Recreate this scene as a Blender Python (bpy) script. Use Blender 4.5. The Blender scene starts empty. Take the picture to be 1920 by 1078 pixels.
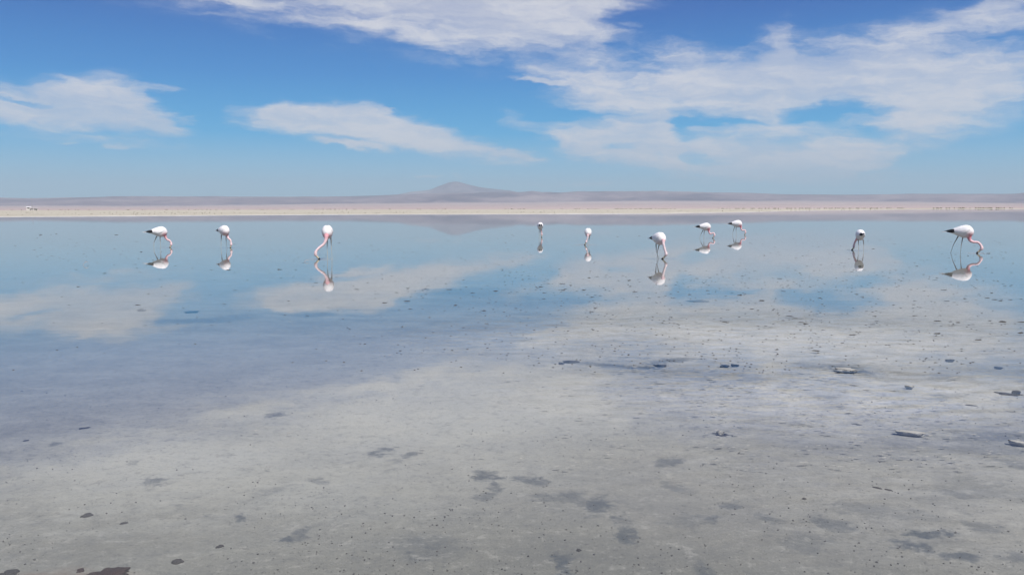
import bpy, bmesh, math, random
import numpy as np
from mathutils import Vector, Matrix, Euler

S = bpy.context.scene
COL = S.collection
R = math.radians

# ------------------------------------------------------------------ camera
FPX, CX, CY, CAMH = 1600.0, 960.0, 539.0, 1.5
PITCH, ROLL = math.atan(148.0 / FPX), R(0.12)
fwd = Vector((0, math.cos(PITCH), -math.sin(PITCH)))
up0 = Vector((0, math.sin(PITCH), math.cos(PITCH)))
rt0 = Vector((1, 0, 0))
rt = rt0 * math.cos(ROLL) - up0 * math.sin(ROLL)
up = rt0 * math.sin(ROLL) + up0 * math.cos(ROLL)
cam = bpy.data.cameras.new('camera')
cam.sensor_width = 36.0
cam.lens = FPX / 1920.0 * 36.0
cam.clip_start = 0.1
cam.clip_end = 200000.0
camo = bpy.data.objects.new('camera', cam)
COL.objects.link(camo)
m = Matrix((rt, up, -fwd)).transposed().to_4x4()
m.translation = Vector((0, 0, CAMH))
camo.matrix_world = m
S.camera = camo

def ray(px, py):
    return (fwd + rt * ((px - CX) / FPX) + up * ((CY - py) / FPX)).normalized()
def azel(px, py):
    d = ray(px, py)
    return math.atan2(d.x, d.y), math.asin(d.z)
def gp(px, py, z=0.0):
    d = ray(px, py)
    t = (z - CAMH) / d.z
    return Vector((d.x * t, d.y * t, z))

# ------------------------------------------------------------------ render settings
S.render.engine = 'CYCLES'
S.cycles.use_denoising = True
S.cycles.max_bounces = 6
S.cycles.diffuse_bounces = 2
S.cycles.glossy_bounces = 3
S.cycles.volume_bounces = 0
S.cycles.transparent_max_bounces = 12
S.cycles.caustics_reflective = False
S.cycles.caustics_refractive = False
S.view_settings.view_transform = 'Standard'
S.view_settings.look = 'None'
S.view_settings.gamma = 1.0
S.view_settings.exposure = 0.0

SUN_EL, SUN_AZ = R(56), R(145)       # azimuth clockwise from +Y (view direction)
SKY_STRENGTH = 0.10
SUN_STRENGTH = 4.7

# ------------------------------------------------------------------ node helpers
class NT:
    def __init__(s, tree):
        s.t = tree; s.n = tree.nodes; s.l = tree.links
    def new(s, typ, **kw):
        n = s.n.new(typ)
        for k, v in kw.items():
            setattr(n, k, v)
        return n
    def put(s, sock, v):
        if isinstance(v, bpy.types.NodeSocket):
            s.l.new(v, sock)
        elif v is not None:
            sock.default_value = v
    def math(s, op, a, b=None, c=None, clamp=False):
        n = s.new('ShaderNodeMath', operation=op, use_clamp=clamp)
        s.put(n.inputs[0], a); s.put(n.inputs[1], b); s.put(n.inputs[2], c)
        return n.outputs[0]
    def vmath(s, op, a, b=None, out=0):
        n = s.new('ShaderNodeVectorMath', operation=op)
        s.put(n.inputs[0], a); s.put(n.inputs[1], b)
        return n.outputs[out]
    def smooth(s, v, a, b, c=0.0, d=1.0, kind='SMOOTHSTEP'):
        n = s.new('ShaderNodeMapRange', interpolation_type=kind)
        s.put(n.inputs[0], v)
        for i, x in enumerate((a, b, c, d)):
            s.put(n.inputs[i + 1], x)
        return n.outputs[0]
    def noise(s, vec, scale, detail=4, rough=.55, dist=0, out=0):
        n = s.new('ShaderNodeTexNoise')
        s.put(n.inputs['Vector'], vec)
        n.inputs['Scale'].default_value = scale
        n.inputs['Detail'].default_value = detail
        n.inputs['Roughness'].default_value = rough
        n.inputs['Distortion'].default_value = dist
        return n.outputs[out]
    def mix(s, fac, a, b, mode='MIX'):
        n = s.new('ShaderNodeMix', data_type='RGBA', blend_type=mode)
        s.put(n.inputs[0], fac)
        for sock, v in ((n.inputs[6], a), (n.inputs[7], b)):
            if isinstance(v, tuple) and len(v) == 3:
                v = v + (1.0,)
            s.put(sock, v)
        return n.outputs[2]
    def comb(s, x, y, z=0.0):
        n = s.new('ShaderNodeCombineXYZ')
        s.put(n.inputs[0], x); s.put(n.inputs[1], y); s.put(n.inputs[2], z)
        return n.outputs[0]
    def sep(s, v):
        n = s.new('ShaderNodeSeparateXYZ')
        s.put(n.inputs[0], v)
        return n.outputs
    def ramp(s, fac, stops):
        n = s.new('ShaderNodeValToRGB')
        s.put(n.inputs[0], fac)
        e = n.color_ramp.elements
        while len(e) < len(stops):
            e.new(0.5)
        for el, (p, c) in zip(e, stops):
            el.position = p; el.color = tuple(c) + (1.0,)
        return n.outputs[0]
    def curve(s, fac, pts):
        n = s.new('ShaderNodeFloatCurve')
        c = n.mapping.curves[0]
        pts = sorted(pts)
        c.points[0].location = pts[0]; c.points[1].location = pts[-1]
        for p in pts[1:-1]:
            c.points.new(*p)
        for p in c.points:
            p.handle_type = 'VECTOR'
        n.mapping.extend = 'HORIZONTAL'
        n.mapping.update()
        s.put(n.inputs['Value'], fac)
        return n.outputs[0]

# ------------------------------------------------------------------ world: sky with high cirrus
W = bpy.data.worlds.new('World')
S.world = W
W.use_nodes = True
W.node_tree.nodes.clear()
w = NT(W.node_tree)
sky = w.new('ShaderNodeTexSky', sky_type='NISHITA', sun_disc=False, sun_elevation=SUN_EL,
            sun_rotation=SUN_AZ, altitude=2300.0, air_density=1.0, dust_density=0.3, ozone_density=2.5)
dirv = w.new('ShaderNodeTexCoord').outputs['Generated']
dx, dy, dz = w.sep(dirv)
el = w.math('ARCSINE', dz)
az = w.math('ARCTAN2', dx, dy)
# clear sky: the Nishita colour graded by elevation to the thin air of the high desert
tint = w.ramp(w.smooth(el, 0.0, 0.5, kind='LINEAR'), [
    (0.00, (0.40, 0.64, 0.76)), (0.05, (0.32, 0.63, 0.82)), (0.17, (0.01, 0.40, 0.80)), (0.30, (0.0, 0.23, 0.65)),
    (0.44, (0.0, 0.115, 0.48)), (0.54, (0.0, 0.08, 0.39)), (0.75, (0.02, 0.09, 0.35)), (1.0, (0.025, 0.08, 0.30))])
clear = w.mix(0.12, tint, w.vmath('SCALE', sky.outputs[0]))
sc_ = clear.node.inputs[7].links[0].from_node
sc_.inputs['Scale'].default_value = SKY_STRENGTH
# cloud field in azimuth / elevation
base = w.comb(az, el)
wv1 = w.noise(w.comb(w.math('MULTIPLY', az, 5.0), w.math('MULTIPLY', el, 14.0), 3.1), 1.0, 4, .6, out=1)
wv2 = w.noise(w.comb(w.math('MULTIPLY', az, 22.0), w.math('MULTIPLY', el, 60.0), 8.7), 1.0, 4, .6, out=1)
wx1, wy1, _ = w.sep(wv1)
wx2, wy2, _ = w.sep(wv2)
azw = w.math('ADD', az, w.math('ADD', w.math('MULTIPLY_ADD', wx1, 0.04, -0.02), w.math('MULTIPLY_ADD', wx2, 0.055, -0.0275)))
elw = w.math('ADD', el, w.math('ADD', w.math('MULTIPLY_ADD', wy1, 0.014, -0.007), w.math('MULTIPLY_ADD', wy2, 0.020, -0.010)))
t01 = w.math('MULTIPLY_ADD', azw, 0.5, 0.5)
def band(top, bot, soft_t, soft_b, op):
    def conv(pts, off):
        out = []
        for x, y in pts:
            a, e = azel(x, y)
            out.append(((a + 1) / 2, min(1.0, max(0.0, (e + off) / 0.6 + 0.2))))
        return out
    def ends(pts, dyy):
        pts = list(pts)
        x0, y0 = pts[0]; x1, y1 = pts[-1]
        return [(x0 - 25, y0 + dyy)] + pts + [(x1 + 25, y1 + dyy)]
    T = w.math('MULTIPLY_ADD', w.curve(t01, conv(ends(top, 40), 0)), 0.6, -0.12)
    B = w.math('MULTIPLY_ADD', w.curve(t01, conv(ends(bot, -40), 0)), 0.6, -0.12)
    a = w.smooth(w.math('SUBTRACT', T, elw), -soft_t * 1.2, soft_t * 1.9)
    b = w.smooth(w.math('SUBTRACT', elw, B), -soft_b * 1.2, soft_b * 1.9)
    return w.math('MULTIPLY', w.math('MULTIPLY', a, b), op)
bands = [
 band([(-500,150),(-200,170),(0,165),(60,162),(110,153),(150,148),(235,149),(262,163),(285,190),(322,210),(345,232),(368,256)],
      [(-500,215),(-200,225),(0,238),(100,246),(200,251),(300,259),(368,264)], .014, .017, 1.45),
 band([(425,208),(480,206),(510,193),(525,190),(560,198),(640,192),(700,197),(735,212),(800,236),(860,253),(920,269),(1030,290)],
      [(425,216),(500,233),(560,246),(600,258),(640,264),(700,271),(780,284),(860,292),(940,300),(1030,303)], .009, .013, 1.5),
 band([(-700,-600),(0,-560),(960,-500),(1900,-560),(2600,-600)],
      [(-700,-250),(-300,-170),(0,-85),(300,-14),(400,0),(500,18),(600,47),(700,67),(800,92),(900,108),(1000,118),(1070,108),(1120,70),(1190,-5),(1300,-62),(1500,-75),(1900,-75),(2200,-100),(2600,-150)], .05, .030, 1.1),
 band([(955,142),(1060,137),(1135,127),(1200,132),(1310,92),(1410,97),(1458,64),(1480,42),(1505,78),(1610,78),(1660,58),(1735,62),(1785,84),(1835,76),(1920,78),(2100,50),(2500,30)],
      [(955,150),(1080,176),(1210,204),(1360,228),(1435,250),(1500,226),(1560,212),(1620,224),(1685,262),(1760,247),(1835,215),(1920,175),(2100,150),(2500,120)], .022, .018, 1.0),
 band([(940,214),(1010,236),(1135,228),(1240,206),(1262,236),(1290,276)],
      [(940,226),(1025,264),(1060,302),(1135,313),(1210,322),(1290,322)], .012, .012, .95),
 band([(1262,292),(1290,258),(1340,238),(1385,249),(1435,259),(1585,246),(1635,268),(1680,284),(1692,312)],
      [(1262,306),(1310,326),(1385,348),(1460,354),(1585,348),(1660,327),(1692,318)], .014, .012, .9),
]
def blob(px, py, rx, ry, weight, tilt=0.0):
    a, e = azel(px, py)
    n = w.new('ShaderNodeMapping', vector_type='TEXTURE')
    n.inputs['Location'].default_value = (a, e, 0)
    n.inputs['Rotation'].default_value = (0, 0, -R(tilt))
    n.inputs['Scale'].default_value = (rx / FPX, ry / FPX, 1)
    w.l.new(vecw, n.inputs['Vector'])
    g = w.new('ShaderNodeTexGradient', gradient_type='SPHERICAL')
    w.l.new(n.outputs[0], g.inputs[0])
    return w.math('MULTIPLY', w.smooth(g.outputs['Fac'], 0, .8), weight)
vecw = w.comb(azw, elw)
total = bands[0]
for b in bands[1:]:
    total = w.math('ADD', total, b)
for args in [(300,163,50,14,.45),(360,222,22,14,.5),(228,274,36,9,.45),(112,270,26,7,.3),(60,193,110,7,-.6),(120,246,200,8,-.2),
             (650,271,95,10,.7,7),(735,208,26,9,.6),(1115,343,80,7,.5),(1020,344,50,6,.3),(796,332,30,6,.3),(848,331,20,6,.25),
             (1150,72,70,22,.25),(1180,48,20,10,.4),(1240,95,120,40,.35),(1870,10,90,34,.6,-15),(1915,40,60,24,.4),(1010,155,80,7,.7,8),
             (1175,274,54,11,-.5),(1312,298,90,16,-.6,8),(1240,232,70,8,-.25,6),(1060,220,110,16,-.3),(1530,210,130,26,-.5,-8),(1640,206,70,14,-.4),
             (1330,230,130,9,-.5,4),(1160,215,160,60,.25),(1100,190,130,30,.4,4),(1650,320,90,10,-.3,-15),(1600,330,160,30,.3),(970,290,100,12,.3,10),
             (1800,230,180,50,.3,-10),(1380,330,200,25,.3),(500,60,160,30,.15,12),(1500,150,520,110,.12),(1250,260,320,80,.12),(1560,290,300,70,.12),(1120,70,60,70,.2),(1080,130,160,50,.25),(440,-5,110,22,.5,8),(1830,30,160,50,.25)]:
    total = w.math('ADD', total, blob(*args))
streak = w.noise(w.comb(w.math('ADD', w.math('MULTIPLY', azw, 7.5), w.math('MULTIPLY', el, 12.0)), w.math('MULTIPLY', elw, 42.0), 1.3), 1.0, 7, .62)
fine = w.noise(w.comb(w.math('MULTIPLY', azw, 45.0), w.math('MULTIPLY', elw, 110.0), 5.3), 1.0, 5, .6)
nn = w.math('ADD', w.math('MULTIPLY', streak, 0.75), w.math('MULTIPLY', fine, 0.25))
total = w.math('MINIMUM', w.math('MAXIMUM', total, 0.0), 1.0)
edge = w.math('MULTIPLY', total, w.math('SUBTRACT', 1.0, total))
ero = w.math('MULTIPLY', w.math('SUBTRACT', nn, 0.5), w.math('MULTIPLY_ADD', edge, 8.0, .45))
total = w.math('MAXIMUM', w.math('ADD', total, w.math('MULTIPLY', ero, w.smooth(total, 0, .12))), 0.0)
# elsewhere in the sky (beside, above and behind): broken cirrus
g3 = w.noise(w.vmath('MULTIPLY', dirv, (2.0, 2.0, 5.0)), 1.3, 6, .6, .4)
away = w.math('MAXIMUM', w.smooth(w.math('ABSOLUTE', az), .85, 1.15), w.smooth(el, .32, .5))
total = w.math('ADD', total, w.math('MULTIPLY', away, w.smooth(g3, .45, .68)))
alpha = w.math('MULTIPLY', w.smooth(total, 0.0, 1.1), w.smooth(nn, .36, .62, .72, .93))
alpha = w.math('MULTIPLY', alpha, w.smooth(el, 0.004, 0.06, .3, 1.0))
ccol = w.mix(w.smooth(nn, .35, .65), (0.60, 0.625, 0.72), (0.72, 0.72, 0.77))
skyc = w.mix(alpha, clear, ccol)
bg = w.new('ShaderNodeBackground')
w.l.new(skyc, bg.inputs['Color'])
bg.inputs['Strength'].default_value = 1.0
w.l.new(bg.outputs[0], w.new('ShaderNodeOutputWorld').inputs['Surface'])
W.cycles.sampling_method = 'MANUAL'
W.cycles.sample_map_resolution = 1024

# ------------------------------------------------------------------ sun
sl = bpy.data.lights.new('sun', 'SUN')
sl.energy = SUN_STRENGTH
sl.angle = R(0.5)
sl.color = (1.0, 0.96, 0.90)
so = bpy.data.objects.new('sun', sl)
COL.objects.link(so)
sd = Vector((math.sin(SUN_AZ) * math.cos(SUN_EL), math.cos(SUN_AZ) * math.cos(SUN_EL), math.sin(SUN_EL)))
so.rotation_euler = sd.to_track_quat('Z', 'Y').to_euler()
so.location = (0, 0, 50)

# ------------------------------------------------------------------ object helpers
def tag(o, label=None, cat=None, group=None, kind=None):
    if label: o['label'] = label
    if cat: o['category'] = cat
    if group: o['group'] = group
    if kind: o['kind'] = kind
    return o
def link(name, me, mat=None, parent=None, loc=None):
    o = bpy.data.objects.new(name, me)
    COL.objects.link(o)
    if mat is not None and not me.materials:
        me.materials.append(mat)
    if parent is not None: o.parent = parent
    if loc is not None: o.location = loc
    return o
def mesh(name, V, F, smooth=True):
    me = bpy.data.meshes.new(name)
    me.from_pydata([tuple(map(float, v)) for v in V], [], F)
    me.update()
    if smooth:
        me.polygons.foreach_set('use_smooth', [True] * len(me.polygons))
    return me
def material(name):
    mt = bpy.data.materials.new(name)
    mt.use_nodes = True
    mt.node_tree.nodes.clear()
    t = NT(mt.node_tree)
    out = t.new('ShaderNodeOutputMaterial')
    return mt, t, out
def simple(name, col, rough=.8, var=.15, scale=20, bump=0.0, spec=.3, bscale=None):
    mt, t, out = material(name)
    p = t.new('ShaderNodeBsdfPrincipled')
    tc = t.new('ShaderNodeTexCoord').outputs['Object']
    n = t.noise(tc, scale, 5, .6)
    c = t.mix(n, tuple(x * (1 - var) for x in col), tuple(min(1, x * (1 + var)) for x in col))
    t.l.new(c, p.inputs['Base Color'])
    p.inputs['Roughness'].default_value = rough
    p.inputs['Specular IOR Level'].default_value = spec
    if bump:
        b = t.new('ShaderNodeBump'); b.inputs['Strength'].default_value = bump
        b.inputs['Distance'].default_value = .01
        t.l.new(t.noise(tc, bscale or scale * 2, 5, .6), b.inputs['Height'])
        t.l.new(b.outputs[0], p.inputs['Normal'])
    t.l.new(p.outputs[0], out.inputs[0])
    return mt

# ------------------------------------------------------------------ value noise in numpy (terrain)
def vnoise(x, y, seed=0):
    xi = np.floor(x).astype(np.int64); yi = np.floor(y).astype(np.int64)
    xf = x - xi; yf = y - yi
    def h(a, b):
        n = (a * 374761393 + b * 668265263 + seed * 982451653) & 0xffffffff
        n = ((n ^ (n >> 13)) * 1274126177) & 0xffffffff
        return ((n ^ (n >> 16)) & 0xffff) / 65535.0
    u = xf * xf * (3 - 2 * xf); v = yf * yf * (3 - 2 * yf)
    return (h(xi, yi) * (1 - u) + h(xi + 1, yi) * u) * (1 - v) + (h(xi, yi + 1) * (1 - u) + h(xi + 1, yi + 1) * u) * v
def fbm(x, y, o=5, seed=0):
    s = 0; a = .5
    x = np.asarray(x, float); y = np.asarray(y, float)
    for k in range(o):
        s = s + a * vnoise(x, y, seed + k); x = x * 2.03; y = y * 2.03; a *= .5
    return s
def grid(V, nr, nc):
    F = []
    for i in range(nr - 1):
        for j in range(nc - 1):
            a = i * nc + j
            F.append((a, a + 1, a + nc + 1, a + nc))
    return F

# ------------------------------------------------------------------ ground: lakebed, shore, plain
shore_px = [(-700, 409), (0, 407), (240, 405.6), (480, 403.6), (700, 402.4), (960, 401.8), (1240, 400.7), (1400, 398), (1500, 395.4), (1700, 393.2), (1920, 392.0), (2600, 388.3)]
sh_az, sh_r = [], []
for x, y in shore_px:
    p = gp(x, y); sh_az.append(math.atan2(p.x, p.y)); sh_r.append(math.log(p.length))
def shore_r(a):
    return np.exp(np.interp(a, sh_az, sh_r))
AZ = np.linspace(-1.25, 1.25, 420)
rs = shore_r(AZ) * (1 + .012 * (fbm(AZ * 60, AZ * 0, 4, 3) - .5))

def polar(name, az_, rows, mat, kind='structure'):
    """rows: list of (r array, z array)"""
    V = []
    for r_, z_ in rows:
        V += [(r_[j] * math.sin(az_[j]), r_[j] * math.cos(az_[j]), z_[j]) for j in range(len(az_))]
    me = mesh(name, V, grid(V, len(rows), len(az_)))
    o = link(name, me, mat)
    return tag(o, kind=kind)

STAINS = [  # px, py, rx, ry, tilt(px slope), strength
 (522,771,20,5,0,.8),(97,825,12,4,0,.6),(245,859,13,4,0,.4),(290,894,28,7,0,.7),(330,937,13,5,0,.45),(452,958,19,8,-.1,.75),
 (542,1000,13,6,0,.8),(567,988,18,12,-.3,.6),(704,843,22,6,0,.8),(722,833,19,5,0,.7),(765,844,18,5,0,.75),(742,856,14,5,0,.4),
 (915,882,26,11,0,.95),(930,902,13,9,.2,.8),(910,922,24,10,0,.55),(600,893,18,5,0,.5),(805,1015,70,30,0,.42),(765,1021,12,5,0,.6),
 (812,1012,20,9,.1,.6),(505,910,40,10,-.2,.3),(390,954,10,4,0,.5),(997,892,32,7,.15,.75),(1050,922,52,10,0,.65),(1085,928,30,12,.2,.5),
 (1120,936,24,20,-.3,.8),(1160,962,20,10,.2,.7),(1176,990,18,18,.1,.8),(1053,1045,18,30,0,.8),(1255,857,28,9,-.2,.7),(1262,902,34,7,.25,.5),
 (1372,935,22,8,0,.6),(1330,963,18,7,0,.6),(1280,965,40,13,0,.35),(1447,962,24,7,.1,.5),(1560,972,52,11,.2,.6),(1505,1005,60,18,0,.4),
 (1740,990,56,8,.03,.95),(1715,1013,46,9,.1,.8),(1800,1030,40,8,.1,.75),(1845,977,44,10,.2,.55),(1785,912,44,9,.2,.45),(1320,1065,22,26,.2,.6),
 (1905,1032,26,9,0,.5),(1130,678,75,3.5,.07,.75),(1210,684,45,3,0,.9),(1250,670,40,7,-.1,.8),(1585,687,62,6,.1,.95),(1570,684,90,9,.05,.5),(1690,700,130,10,.05,.35),
 (1340,700,160,12,.05,.3),(1180,640,150,30,0,.25),(370,597,110,6,-.04,.6),(430,592,60,5,-.06,.5),(590,586,46,4,0,.45),(880,545,120,10,0,.5),(930,560,150,14,0,.3),
 (1640,945,120,14,.12,.35),(1860,810,90,12,0,.45),(1905,860,50,10,.2,.5),(1840,905,110,18,.2,.3),(60,193,1,1,0,0)]
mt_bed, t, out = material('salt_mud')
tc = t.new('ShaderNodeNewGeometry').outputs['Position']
warp = t.noise(tc, 9.0, 5, .65, out=1)
warp = t.vmath('SCALE', t.vmath('SUBTRACT', warp, (.5, .5, .5)))
warp.node.inputs['Scale'].default_value = .24
warp2 = t.noise(tc, 1.1, 4, .6, out=1)
warp2 = t.vmath('SCALE', t.vmath('SUBTRACT', warp2, (.5, .5, .5)))
warp2.node.inputs['Scale'].default_value = .7
pn = t.vmath('ADD', tc, warp)
pf = t.vmath('ADD', pn, warp2)
stain = None
ero_n = t.math('MULTIPLY_ADD', t.noise(tc, 16.0, 5, .7), 3.4, -1.6)
for (px, py, rx, ry, sl_, st) in STAINS:
    if st <= 0: continue
    c = gp(px, py)
    e1 = gp(px + rx, py + sl_ * rx) - c
    e2 = gp(px, py + ry) - c
    M = Matrix(((e1.x, e2.x), (e1.y, e2.y))).inverted()
    src = pn if c.length < 8.5 else pf
    d = t.vmath('SUBTRACT', src, (c.x, c.y, 0))
    u = t.vmath('DOT_PRODUCT', d, (M[0][0], M[0][1], 0), out=1)
    v = t.vmath('DOT_PRODUCT', d, (M[1][0], M[1][1], 0), out=1)
    q = t.math('ADD', t.math('MULTIPLY_ADD', v, v, t.math('MULTIPLY', u, u)), ero_n)
    f = t.smooth(q, 1.7, 0.0, 0, st)
    stain = f if stain is None else t.math('MAXIMUM', stain, f)
sx = t.vmath('MULTIPLY', tc, (0.6, 1.0, 1.0))
n_big = t.noise(sx, .35, 4, .55)
n_mid = t.noise(sx, 2.2, 6, .65, .3)
n_str = t.noise(t.vmath('MULTIPLY', tc, (.42, 1.0, 1.0)), 7.0, 7, .72)
n_fine = t.noise(tc, 40.0, 4, .75)
n_gr = t.noise(tc, 105.0, 3, .7)
c = t.mix(t.smooth(n_mid, .32, .68), (.208, .209, .188), (.302, .303, .274))
c = t.mix(t.math('MULTIPLY', t.smooth(n_str, .52, .72), .45), c, (.42, .42, .39))
c = t.mix(t.math('MULTIPLY', t.smooth(n_str, .46, .28), .5), c, (.16, .165, .165))
def zone(px, py, rx, ry, lo=1.3):
    c0 = gp(px, py); ex = (gp(px + rx, py) - c0).length; ey = (gp(px, py - ry) - c0).length
    q_ = t.vmath('LENGTH', t.vmath('MULTIPLY', t.vmath('SUBTRACT', pf, (c0.x, c0.y, 0)), (1 / ex, 1 / ey, 0)), out=1)
    return t.smooth(q_, lo, .2)
crust = t.math('MAXIMUM', zone(1560, 735, 620, 60), zone(1400, 640, 700, 40))
crust = t.math('MAXIMUM', crust, t.math('MULTIPLY', zone(1720, 900, 560, 110), .3))
cloud_sheen = t.math('MAXIMUM', zone(820, 765, 420, 95, 1.5), zone(330, 850, 330, 60, 1.5))  # reflected cloud painted into the bed as a paler patch
c = t.mix(t.math('MULTIPLY', cloud_sheen, .75), c, (.435, .436, .40))
c = t.mix(t.math('MULTIPLY', zone(380, 690, 620, 70, 1.4), .35), c, (.42, .43, .43))
c = t.mix(t.math('MULTIPLY', zone(1520, 930, 620, 120, 1.5), t.smooth(n_mid, .3, .7, .25, .7)), c, (.175, .17, .155))
near = zone(1060, 1100, 1400, 170)  # near mud mottled, with lens falloff painted in as darker bed
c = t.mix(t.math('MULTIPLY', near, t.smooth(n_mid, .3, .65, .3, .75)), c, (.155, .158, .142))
c = t.mix(t.math('MULTIPLY', crust, t.smooth(n_str, .30, .60, .35, 1.0)), c, (.50, .49, .455))
c = t.mix(t.math('MULTIPLY', t.math('MULTIPLY', crust, t.smooth(n_str, .60, .72)), .8), c, (.74, .72, .68))
c = t.mix(t.math('MULTIPLY', t.smooth(n_big, .45, .7), .35), c, (.20, .20, .195))
c = t.mix(t.math('MULTIPLY', t.smooth(n_fine, .57, .68), .7), c, (.11, .11, .11))
c = t.mix(t.math('MULTIPLY', t.smooth(n_gr, .60, .70), .6), c, (.10, .10, .10))
c = t.mix(t.math('MULTIPLY', t.smooth(n_gr, .40, .30), .45), c, (.60, .58, .53))
c = t.mix(t.math('MULTIPLY', stain, t.smooth(n_fine, .2, .6, .75, 1.0)), c, (.055, .072, .092))
n_mot = t.noise(tc, 13.0, 8, .78)
c = t.mix(t.math('MULTIPLY', t.smooth(n_mot, .52, .62), .35), c, (.13, .135, .135))
c = t.mix(t.math('MULTIPLY', t.smooth(n_mot, .46, .36), .40), c, (.42, .41, .375))
# brown silt round the clod at the lower left
cc = gp(110, 1078)
q = t.vmath('LENGTH', t.vmath('MULTIPLY', t.vmath('SUBTRACT', pn, (cc.x, cc.y, 0)), (2.6, 7.5, 0)), out=1)
c = t.mix(t.smooth(q, 1.25, .2, 0, .75), c, (.20, .155, .125))
p = t.new('ShaderNodeBsdfPrincipled')
t.l.new(c, p.inputs['Base Color'])
p.inputs['Roughness'].default_value = .9
p.inputs['Specular IOR Level'].default_value = .1
b = t.new('ShaderNodeBump'); b.inputs['Strength'].default_value = .5; b.inputs['Distance'].default_value = .02
t.l.new(t.math('ADD', n_str, t.math('MULTIPLY', n_fine, .3)), b.inputs['Height'])
t.l.new(b.outputs[0], p.inputs['Normal'])
t.l.new(p.outputs[0], out.inputs[0])

one = np.ones_like(AZ)
full = np.linspace(-math.pi, math.pi, 241)
BEDZ = -0.03
# lakebed: a full disc round the camera
V = [(0, 0, BEDZ)]; F = []
nr = 40
RR = np.geomspace(1.0, 3000, nr)
for r_ in RR:
    V += [(r_ * math.sin(a), r_ * math.cos(a), BEDZ) for a in full[:-1]]
n = len(full) - 1
for j in range(n): F.append((0, 1 + (j + 1) % n, 1 + j))
for i in range(nr - 1):
    for j in range(n):
        a = 1 + i * n + j; b_ = 1 + i * n + (j + 1) % n
        F.append((a, b_, b_ + n, a + n))
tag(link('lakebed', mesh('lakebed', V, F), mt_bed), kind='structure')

# water: a thin still sheet over the bed
mt_w, t, out = material('shallow_water')
tc = t.new('ShaderNodeNewGeometry').outputs['Position']
fr = t.new('ShaderNodeFresnel'); fr.inputs['IOR'].default_value = 1.33
gl = t.new('ShaderNodeBsdfGlossy'); gl.inputs['Roughness'].default_value = .012
gl.inputs['Color'].default_value = (.97, .97, .97, 1)
tr = t.new('ShaderNodeBsdfTransparent'); tr.inputs['Color'].default_value = (.96, .965, .97, 1)
hgt = t.math('ADD', t.noise(t.vmath('MULTIPLY', tc, (.4, 1, 1)), 1.4, 3, .5),
             t.math('MULTIPLY', t.noise(t.vmath('MULTIPLY', tc, (.5, 1, 1)), 9.0, 2, .5), .10))
for (bx, by) in ((318, 464.6), (433, 464.6), (600, 486), (1098, 459), (1245, 485), (1336, 446.8), (1606, 470), (1833, 475)):
    bp = gp(bx, by)
    ds = t.vmath('DISTANCE', tc, (bp.x, bp.y, 0), out=1)
    rg = t.math('MULTIPLY', t.math('SINE', t.math('MULTIPLY', ds, 48.0)), t.smooth(ds, .95, .08))
    hgt = t.math('MULTIPLY_ADD', rg, 1.3, hgt)
b = t.new('ShaderNodeBump'); b.inputs['Strength'].default_value = 1.0; b.inputs['Distance'].default_value = .0008
t.l.new(hgt, b.inputs['Height'])
t.l.new(b.outputs[0], gl.inputs['Normal'])
n_str = t.noise(t.vmath('MULTIPLY', tc, (.42, 1.0, 1.0)), 7.0, 7, .72)
wz = t.noise(tc, 1.1, 4, .6, out=1)
pf = t.vmath('ADD', tc, t.vmath('SUBTRACT', wz, (.5, .5, .5)))
def zone(px, py, rx, ry, lo=1.3):
    c0 = gp(px, py); ex = (gp(px + rx, py) - c0).length; ey = (gp(px, py - ry) - c0).length
    q_ = t.vmath('LENGTH', t.vmath('MULTIPLY', t.vmath('SUBTRACT', pf, (c0.x, c0.y, 0)), (1 / ex, 1 / ey, 0)), out=1)
    return t.smooth(q_, lo, .2)
cz = t.math('MAXIMUM', zone(1560, 725, 640, 65), t.math('MULTIPLY', zone(1400, 625, 720, 45), .75))
cz = t.math('MAXIMUM', cz, t.math('MULTIPLY', zone(1720, 900, 560, 110), .35))
# where the crust stands proud of the water there is no mirror
dry = t.math('MULTIPLY', cz, t.smooth(n_str, .44, .60, .1, .9))
mx = t.new('ShaderNodeMixShader')
t.l.new(t.math('MULTIPLY', fr.outputs[0], t.math('SUBTRACT', 1.0, dry)), mx.inputs[0]); t.l.new(tr.outputs[0], mx.inputs[1]); t.l.new(gl.outputs[0], mx.inputs[2])
t.l.new(mx.outputs[0], out.inputs[0])
V = [(0, 0, 0)]; F = []
RR = [5, 30, 150, 700, 2500]
for r_ in RR:
    V += [(r_ * math.sin(a), r_ * math.cos(a), 0) for a in full[:-1]]
for j in range(n): F.append((0, 1 + (j + 1) % n, 1 + j))
for i in range(len(RR) - 1):
    for j in range(n):
        a = 1 + i * n + j; b_ = 1 + i * n + (j + 1) % n
        F.append((a, b_, b_ + n, a + n))
tag(link('water', mesh('water', V, F), mt_w), kind='structure')

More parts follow.
